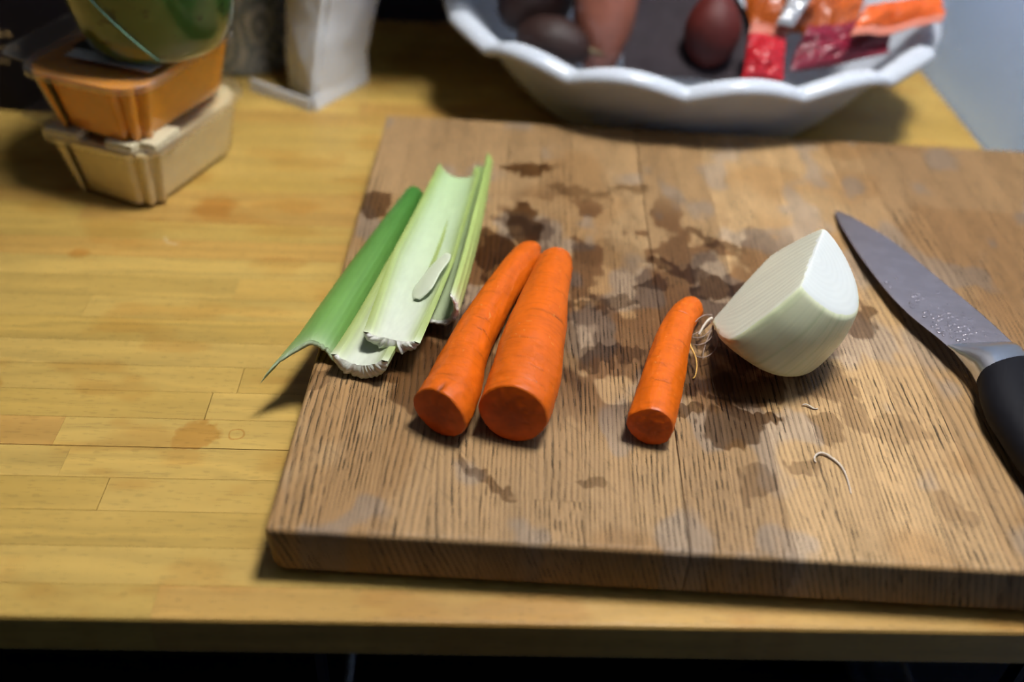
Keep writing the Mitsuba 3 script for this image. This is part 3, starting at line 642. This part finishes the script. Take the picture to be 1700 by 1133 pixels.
def ring_loft(rings, cap0=False, cap1=False):
    S = np.array(rings); a, b = S.shape[:2]; v = S.reshape(-1, 3); f = tri(grid_faces(a, b)); k = len(v); j = np.arange(b)
    if cap0: v = np.vstack([v, S[0].mean(0)]); f = np.vstack([f, np.stack([(j + 1) % b, j, j * 0 + len(v) - 1], 1)])
    if cap1: v = np.vstack([v, S[-1].mean(0)]); f = np.vstack([f, np.stack([(a - 1) * b + j, (a - 1) * b + (j + 1) % b, j * 0 + len(v) - 1], 1)])
    return v, f
def dip_tub(z, dx, dy, h, bsdf, label, fill_top, bumpy, pads):
    o = thing('dip_tub', label, 'food tub')
    w0, d0, w1, d1 = .0655, .096, .083, .113
    front = np.array([-0.2043 + dx, 0.5525 + dy]); ex = np.array([math.cos(TUBYAW), math.sin(TUBYAW)]); ey = np.array([-ex[1], ex[0]])
    c = front - ex * w0 / 2 + ey * d0 / 2
    def put(m): v, f = vf(m); return rotz(v, TUBYAW, (c[0], c[1], z)), f
    lerp = lambda a, b, t: a + (b - a) * t
    wall = [tub_ring(lerp(w0, w1, t) - .004 * (t < .03), lerp(d0, d1, t) - .004 * (t < .03), lerp(.014, .02, t), h * t, .22 if t < .9 else .05) for t in (0, .05, .3, .6, .88, .96)]
    inner = [tub_ring(lerp(w0, w1, t) - .0018 - .004 * (t < .03), lerp(d0, d1, t) - .0018 - .004 * (t < .03), lerp(.0135, .0195, t), max(h * t, .0008), .22 if t < .9 else .05) for t in (0, .05, .3, .6, .88, fill_top)]
    v, f = ring_loft(inner, True, False)
    # top of the dip: scooped, lumpy
    top = inner[-1]; rows = [top]
    for k in np.linspace(.92, 0.02, 14):
        q = top.copy(); cc = top.mean(0); q[:, :2] = cc[:2] + (top[:, :2] - cc[:2]) * k
        q[:, 2] = top[:, 2] + bumpy * (fb(q[:, 0] * 70, q[:, 1] * 70, z * 9, seed=3) - .55) * min(1, (1 - k) * 8); rows.append(q)
    tv, tf = ring_loft(rows, False, True)
    m = trimesh.Trimesh(*concat((v, f), (tv, tf)), process=False); m.merge_vertices(); m.fix_normals()
    add('dip', put(m), bsdf, smooth=45, parent=o)
    add('tub_wall', put(ring_loft(wall, True, False)), 'mat_clear_thin', smooth=45, parent=o, label='clear plastic tub')
    # lid: skirt, rim bead, recessed top, pads, hinge tab
    lw, ld = w1 + .004, d1 + .004
    lid = [tub_ring(lw + .000, ld, .0215, h * .90), tub_ring(lw + .0025, ld + .0025, .022, h * .92), tub_ring(lw + .0025, ld + .0025, .022, h * 1.0), tub_ring(lw + .0005, ld + .0005, .021, h * 1.035),
           tub_ring(lw - .004, ld - .004, .02, h * 1.04), tub_ring(lw - .007, ld - .007, .019, h * 1.0), tub_ring(lw - .0075, ld - .0075, .019, h * .985)]
    add('lid', put(ring_loft(lid, False, True)), 'mat_hazy', smooth=35, parent=o, label='clear plastic lid')
    tabp = [(-lw/2 - .0005, -ld/2 + .018), (-lw/2 - .022, -ld/2 + .022), (-lw/2 - .027, -ld/2 + .032), (-lw/2 - .027, ld/2 - .03), (-lw/2 - .02, ld/2 - .02), (-lw/2 - .0005, ld/2 - .018)]
    from shapely.geometry import Polygon
    tab = trimesh.creation.extrude_polygon(Polygon(tabp).buffer(.003).buffer(-.001), .0006, engine='earcut'); tab.apply_translation([0, 0, h * .93])
    add('hinge_tab', put(tab), 'mat_hazy', parent=o, label='clear plastic hinge tab')
    for (px, py, pw, pd) in pads:
        b = hull(np.vstack([ball_pts(np.array([px + sx * pw/2, py + sy * pd/2, h * 1.0 + zz]), .0012, 6) for sx in (-1, 1) for sy in (-1, 1) for zz in (0, .0035)]))
        add('lid_pad', put(b), 'mat_pad', smooth=40, parent=o, label='raised corner pad of the lid')
    return o, c, put
scene['mat_pad'] = principled((0.74, 0.66, 0.44), 0.35, 0.5)
pw = .0865/2
o1, c1_, _ = dip_tub(0.0006, 0, 0, .0445, 'mat_cream', 'tub of cream-coloured dip with a clear lid, bottom of the stack on the table', .93, .003, [(-.022, -.0505, .022, .009), (.020, -.0505, .018, .009), (.036, -.036, .009, .024)])
o2, c2_, put2 = dip_tub(0.0480, 0.0005, -0.004, .0405, 'mat_orange_dip', 'tub of bright orange dip with a clear lid, stacked on the cream tub', .97, .006, [])
lab = trimesh.creation.box(extents=[.060, .042, .0004]); lab.apply_translation([.006, -.012, .0428])
add('lid_label', put2(lab), 'mat_label_white', parent=o2, label='white paper label on the lid')
lab = trimesh.creation.box(extents=[.030, .030, .0004]); lab.apply_translation([-.0125, -.0065, .0432])
add('lid_label_print', put2(lab), 'mat_label_black', parent=o2, label='black printed panel on the label')

# round green tub on top
def green_tub():
    o = thing('round_tub', 'round clear tub of dark green dip on top of the orange tub', 'food tub')
    cx, cy, zb = -0.199, 0.602, 0.0925
    prof = lambda k: [(0.0, .0), (.030, .0), (.038 , .002), (.0435, .008), (.0470, .018), (.0500, .032), (.0535, .052), (.0565, .072), (.058, .082)]
    P = np.array(prof(0)); 
    inn = P.copy(); inn[:, 0] = np.maximum(inn[:, 0] - .0012, 0); inn[:, 1] = np.maximum(inn[:, 1], .0012) ; inn = inn[:-1]
    inn = np.vstack([inn, [[.03, .0735], [0, .0745]]])
    add('dip', lathe(inn, 96, (cx, cy, zb)), 'mat_green_dip', smooth=40, parent=o)
    add('tub_wall', lathe(P[1:], 96, (cx, cy, zb)), 'mat_clear_thin', smooth=40, parent=o, label='clear plastic tub')
    add('lid', lathe([(.0582, .078), (.0605, .079), (.0605, .088), (.058, .089), (.055, .086), (0, .086)], 96, (cx, cy, zb)), 'mat_clear', smooth=35, parent=o, label='clear plastic lid')
    # a crease of clear tape running down the side
    pts = []
    for t in np.linspace(0, 1, 9):
        z = .078 - .072 * t; a = math.radians(-138 + 62 * t ** 1.1); r = np.interp(z, P[:, 1], P[:, 0]) + .0006; pts.append((cx + r * math.cos(a), cy + r * math.sin(a), zb + z))
    add('label_edge', tube(pts, .0007), 'mat_label_edge', smooth=True, parent=o, label='pale green edge of the wrap-around label')
scene['mat_label_edge'] = principled((0.20, 0.42, 0.30), 0.4)
green_tub()

# ================================================================ coffee pack, tin, white bag
scene['mat_pack'] = principled((0.007, 0.006, 0.010), 0.6, 0.2)
scene['mat_gold'] = principled((0.55, 0.38, 0.17), 0.4, 0.5)
def soft_bag(base, top, z0, z1, wr, seed, nz_=40, nr=120, cornerp=4.0, pinch=True):
    """four base corners lofted to four top corners, faces slightly bellied and wrinkled"""
    base, top = np.array(base, float), np.array(top, float); v = []
    hs = np.linspace(0, 1, nz_)
    for h in hs:
        Q = base + (top - base) * h; c = Q.mean(0); ring = []
        for k in range(nr):
            t = 4 * k / nr; i = int(t); a, b = Q[i], Q[(i + 1) % 4]; u = t - i
            p = a + (b - a) * u
            nrm = unit(p - c); belly = .004 * math.sin(math.pi * u) * math.sin(math.pi * min(1, h * 1.1))
            corner = min(u, 1 - u); p = p - nrm * .006 * max(0, 1 - corner / .12) ** 2
            ring.append((*(p + nrm * belly), z0 + (z1 - z0) * h))
        v.append(ring)
    V = np.array(v); c = V.mean(1, keepdims=True); d = V - c; d[..., 2] = 0; d /= np.linalg.norm(d, axis=-1, keepdims=True)
    V += d * ((fb(V[..., 0] * 45, V[..., 1] * 45, V[..., 2] * 30, seed=seed) - .5) * wr)[..., None]
    return ring_loft(V, True, True)
def coffee():
    o = thing('coffee_pack', 'black coffee pack with gold lettering behind the stacked tubs', 'coffee pack')
    m = soft_bag([(-.420, .690), (-.262, .682), (-.259, .745), (-.417, .753)], [(-.418, .700), (-.264, .692), (-.262, .735), (-.416, .743)], .0005, .19, .003, 4)
    t = trimesh.Trimesh(*m, process=False); t.fix_normals()
    add('pack', t, 'mat_pack', smooth=50, parent=o)
    def line(txt, x0, z, hgt, step, bold=True):
        for i, ch in enumerate(txt):
            if ch == ' ': continue
            g = meshkit.text_mesh(ch, hgt, .0006, bold); v, f = vf(g)
            yf = .6895 - .0506 * (x0 + i * step + .42) 
            vv = np.stack([v[:, 0] + x0 + i * step, np.full(len(v), 0.) + yf - .0022 - v[:, 2] + (v[:, 1] + z) * .045, v[:, 1] + z], -1)
            add('letter', (vv, f), 'mat_gold', parent=o, label='gold letter')
    line('KA', -.3475, .0665, .0040, .0056)
    line('SSA', -.3455, .0575, .0040, .0054)
    line('ANCIN', -.3470, .0480, .0022, .0042, False)
    line('NYV', -.3490, .0375, .0034, .0046, False)
coffee()
def tin_col(p, n, uv):
    a, z = uv.x, uv.y
    d, d2, w = mikit.voronoi(a * 9, z * 26)
    sw = dr.sin(d * 22 + fbm(a * 12, z * 40) * 9)
    k = smoothstep(-0.2, 0.5, sw)
    return mix((0.18, 0.23, 0.28), (0.42, 0.45, 0.50), k) * (0.8 + 0.4 * fbm(a * 20, z * 60))
scene['mat_tin'] = principled(proc(tin_col), 0.4, 0.5, metallic=0.35)
scene['mat_tin_rim'] = principled((0.75, 0.77, 0.80), 0.25, 0.5, metallic=1.0)
def tin():
    o = thing('tin', 'grey patterned tin between the tubs and the white bag', 'tin')
    c = (-.1940, .7960, .0005); r = .0365
    P = np.array([(r - .001, 0), (r, .0015), (r, .010), (r, .035), (r, .060), (r, .074)]); n = 97
    g = np.linspace(0, 2 * np.pi, n)
    v = np.stack([P[:, None, 0] * np.cos(g), P[:, None, 0] * np.sin(g), np.broadcast_to(P[:, None, 1], (len(P), n))], -1).reshape(-1, 3) + c
    uv = np.stack([np.broadcast_to(g / (2 * np.pi), (len(P), n)), np.broadcast_to(P[:, None, 1], (len(P), n))], -1).reshape(-1, 2)
    add('tin_body', (v, tri(grid_faces(len(P), n, False))), 'mat_tin', smooth=True, uv=uv, parent=o)
    add('tin_rim', lathe([(r, .073), (r + .0012, .074), (r + .0012, .077), (r - .001, .0785), (r - .003, .077), (r - .003, .075), (0, .075)], 96, c), 'mat_tin_rim', smooth=40, parent=o, label='bright metal rim')
tin()
scene['mat_paper'] = principled(wall_tex((0.60, 0.63, 0.67), .03), 0.6, 0.3)
def paper_bag():
    o = thing('paper_bag', 'plain white paper bag of flour standing behind the tubs', 'bag')
    base = [(-.154, .741), (-.1270, .7040), (-.0925, .7600), (-.1195, .797)]
    top = [(-.140, .741), (-.090, .705), (-.052, .765), (-.102, .800)]
    t = trimesh.Trimesh(*soft_bag(base, top, .004, .19, .006, 9), process=False); t.fix_normals()
    add('bag_body', t, 'mat_paper', smooth=50, parent=o)
    # folded bottom flaps standing proud of the faces
    def flap(a, b, hh, outw, name):
        a, b = np.array(a), np.array(b); n = unit([(b - a)[1], -(b - a)[0], 0])
        P = [np.r_[a, .0005] + n * outw, np.r_[b, .0005] + n * outw, np.r_[b, hh * .95] + n * .0025, np.r_[a * .5 + b * .5, hh * .35] + n * .003, np.r_[a, .010] + n * .0025]
        v = np.vstack([P, [q - n * .0015 for q in P]])
        add(name, hull(v), 'mat_paper', parent=o, label='folded base flap')
    flap(base[1], base[2], .032, .003, 'base_flap')
    flap((-.178, .7370), base[1], .010, .003, 'base_flap')
paper_bag()

# ================================================================ scalloped bowl and what is in it
scene['mat_bowl'] = principled(wall_tex((0.44, 0.48, 0.54), .02), 0.22, 0.5)
BX, BY = 0.158, 0.745
def bowl():
    o = thing('fruit_bowl', 'large white oval bowl with a scalloped rim at the back of the table', 'bowl')
    #        (frac 0 base..1 rim, height, scallop)
    prof = [(.0, .0015, 0), (.30, .0012, 0), (.585, .0008, 0), (.62, .002, .05), (.68, .012, .12), (.75, .026, .25), (.82, .042, .45), (.875, .056, .7), (.905, .0630, .9), (.935, .0655, 1), (.98, .0665, 1), (1.018, .0680, 1), (1.026, .0705, 1), (1.018, .0745, 1),
            (.99, .0765, 1), (.955, .0765, 1), (.93, .0735, 1), (.890, .066, .9), (.85, .055, .7), (.79, .040, .45), (.70, .024, .25), (.62, .012, .12), (.55, .007, .05), (.30, .0055, 0), (0, .0055, 0)]
    n = 336; g = np.arange(n) * 2 * np.pi / n; lob = 14
    cusp = np.abs(np.cos(g * lob / 2 + .9)); sc = cusp - .64
    V = []
    for q, z, s in prof:
        k = q * (1 + .034 * s * sc); rx = .182 * k; ry = (.140 * q - .010 * (1 - q) * q) * (1 + .034 * s * sc)
        V.append(np.stack([BX + rx * np.cos(g), BY + ry * np.sin(g), z + .0095 * s * sc + 0 * g], -1))
    t = trimesh.Trimesh(*ring_loft(V, False, False), process=False); t.fix_normals()
    add('bowl_body', t, 'mat_bowl', smooth=60, parent=o)
bowl()
def glossy(name, base, amp, rough, cc=0.0, scale=60):
    scene[name] = principled(proc(lambda p, n, uv: K * mi.Color3f(*base) * (1 - amp + 2 * amp * fbm(p.x * scale, p.y * scale, p.z * scale))), rough, 0.5, clearcoat=cc)
glossy('mat_veg_dark', (0.028, 0.010, 0.007), .4, .6)
glossy('mat_veg_pink', (0.33, 0.115, 0.075), .2, .18, 1.0)
glossy('mat_bag_dark', (0.026, 0.018, 0.023), .3, .85)
glossy('mat_apple', (0.085, 0.008, 0.005), .35, .6)
glossy('mat_bag_orange', (0.46, 0.09, 0.010), .45, .28, .5, 35)
glossy('mat_bag_bright', (0.80, 0.13, 0.012), .15, .22, .8, 35)
glossy('mat_bag_red', (0.48, 0.010, 0.020), .4, .25, .5, 50)
glossy('mat_bag_maroon', (0.20, 0.007, 0.025), .4, .3, .5, 50)
scene['mat_foil'] = principled((0.60, 0.60, 0.60), .25, .5, metallic=.8)
scene['mat_seal'] = principled((0.66, 0.24, 0.17), .3, .5)
def veg(name, label, cat, c, rad, axis, mat, seed, lump=.06, stem=None):
    o = thing(name, label, cat)
    s = trimesh.creation.icosphere(4, 1.0); v = np.array(s.vertices)
    v = v * (1 + lump * (fb(v[:, 0] * 1.6, v[:, 1] * 1.6, v[:, 2] * 1.6, seed=seed) - .5)[:, None] * 2)
    a = unit(axis); b = unit(np.cross(a, [0.1, 0.2, 1])); cc = np.cross(a, b)
    x = v[:, 0]; taper = np.sqrt(np.clip(1 - .25 * x ** 2, .2, 1))
    V = np.array(c) + x[:, None] * rad[0] * a + (v[:, 1] * taper)[:, None] * rad[1] * b + (v[:, 2] * taper)[:, None] * rad[2] * cc
    add('flesh', (V, s.faces), mat, smooth=True, parent=o)
    e = np.array(c) + a * rad[0] * .97
    add('stalk_end', tube([e, e + a * .006, e + a * .011 + b * .002], [.0035, .002, .0015]), 'mat_stalk', smooth=True, parent=o)
    return o
scene['mat_stalk'] = principled((0.12, 0.08, 0.04), .7)
veg('sweet_potato', 'dark brown root vegetable at the left end of the bowl', 'vegetable', (.042, .752, .0800), (.038, .027, .027), (.6, .7, .3), 'mat_veg_dark', 3)
veg('sweet_potato', 'dark root vegetable lying low against the left front rim of the bowl', 'vegetable', (.052, .699, .0640), (.028, .018, .018), (.95, -.3, -.1), 'mat_veg_dark', 13)
veg('sweet_potato', 'glossy pinkish brown root vegetable upright in the bowl', 'vegetable', (.0900, .722, .0920), (.060, .0235, .0235), (.05, .30, .95), 'mat_veg_pink', 5)
veg('apple', 'dark red round fruit between the pinkish root and the orange packet', 'fruit', (.1635, .686, .0815), (.026, .020, .020), (.05, .15, .97), 'mat_apple', 8, .03)
def packet(label, quad, thick, mat, seed, fold=.010, seal=None, group=None, cat='snack packet', name='snack_packet'):
    """a pillow packet over four corner points: two crinkled films sealed along the edges, crimped end strips"""
    o = thing(name, label, cat, group)
    A, B, C, D = [np.array(q, float) for q in quad]; n = 46; u, w = np.meshgrid(np.linspace(0, 1, n), np.linspace(0, 1, n), indexing='ij')
    base = ((1 - u) * (1 - w))[..., None] * A + (u * (1 - w))[..., None] * B + (u * w)[..., None] * C + ((1 - u) * w)[..., None] * D
    nm = unit(np.cross(B - A, D - A)); env = np.sin(np.pi * u) ** .5 * np.sin(np.pi * w) ** .5
    cr = np.abs(fb(u * 5, w * 5, 1.0, seed=seed) - .5) * 2
    wav = (fb(u * 2.5, w * 2.5, 7.0, seed=seed + 2) - .5) * fold * 1.6
    up = base + nm * (env * thick * (1 - .6 * cr) + wav)[..., None]; dn = base + nm * (-env * thick * .6 + wav - .0006)[..., None]
    v = np.vstack([up.reshape(-1, 3), dn.reshape(-1, 3)]); N = n * n; g = tri(grid_faces(n, n, False)); 
    bl = np.r_[np.arange(n) * n, (n - 1) * n + np.arange(1, n), (np.arange(n - 1)[::-1]) * n + n - 1, np.arange(1, n - 1)[::-1]]
    q = np.stack([bl, np.roll(bl, -1), np.roll(bl, -1) + N, bl + N], 1)
    t = trimesh.Trimesh(v, np.vstack([g, g[:, ::-1] + N, tri(q)]), process=False); t.fix_normals()
    add('film', t, mat, smooth=28, parent=o)
    for edge in (seal or []):
        P0, P1 = {'ab': (0, None), 'dc': (-1, None), 'ad': (None, 0), 'bc': (None, -1)}[edge]
        line = up[:, 0 if P0 == 0 else -1] if P0 is not None else up[0 if P1 == 0 else -1]
        out = unit({'ab': A - D, 'dc': D - A, 'ad': A - B, 'bc': B - A}[edge]); pts = line
        zig = (nm * .0007)[None] * (np.arange(n) % 2 * 2 - 1)[:, None]
        vv = np.vstack([pts - nm * .0003, pts + out * .009 + zig - nm * .0003, pts + nm * .0006, pts + out * .009 + zig + nm * .0006])
        i = np.arange(n - 1); f = np.vstack([tri(np.stack([i, i + 1, i + 1 + n, i + n], 1)), tri(np.stack([i, i + n, i + n + 1, i + 1], 1)) + 2 * n,
             tri(np.stack([i + n, i + n + 1, i + 3 * n + 1, i + 3 * n], 1)), tri(np.stack([i, i + 2 * n, i + 2 * n + 1, i + 1], 1))])
        add('crimped_seal', (vv, f), 'mat_seal', parent=o, label='pale crimped seal')
    return o
packet('crumpled dark plastic bag behind the dark red fruit in the middle of the bowl', [(.104, .674, .052), (.218, .668, .050), (.185, .785, .100), (.100, .785, .100)], .008, 'mat_bag_dark', 31, cat='plastic bag', name='plastic_bag')
packet('large crumpled orange snack packet standing in the right half of the bowl', [(.196, .700, .074), (.270, .700, .074), (.310, .790, .130), (.185, .790, .140)], .013, 'mat_bag_orange', 12, .02)
packet('red snack packet with a pale seal at the front rim of the bowl', [(.178, .640, .066), (.208, .643, .066), (.214, .676, .085), (.186, .672, .086)], .008, 'mat_bag_red', 17, .006, ['dc'])
packet('maroon snack packet leaning on the right rim of the bowl', [(.216, .660, .064), (.292, .682, .072), (.300, .710, .088), (.230, .688, .086)], .006, 'mat_bag_maroon', 21, .008)
packet('bright orange snack packet lying on top at the right rim of the bowl', [(.2586, .6748, .090), (.332, .700, .095), (.333, .718, .103), (.272, .696, .100)], .004, 'mat_bag_bright', 25, .008, ['ab'])
packet('small crumpled silvery foil packet standing against the large orange packet', [(.203, .672, .092), (.215, .670, .092), (.242, .698, .126), (.222, .702, .130)], .004, 'mat_foil', 52, .006, cat='foil packet', name='foil_packet')
def wrap():
    n = 40; u, w = np.meshgrid(np.linspace(0, 1, n), np.linspace(0, 1, n), indexing='ij')
    P = np.stack([.285 + .065 * u, .690 + .07 * w, .078 + .045 * w + .012 * np.sin(u * 4)], -1)
    P[..., 2] += (np.abs(fb(u * 5, w * 5, 2., seed=44) - .5) - .2) * .03
    k = add('clear_wrapper', (P.reshape(-1, 3), tri(grid_faces(n, n, False))), 'mat_clear')
    labels[k] = {'label': 'crinkled clear plastic wrapper at the right end of the bowl', 'category': 'wrapper'}
wrap()
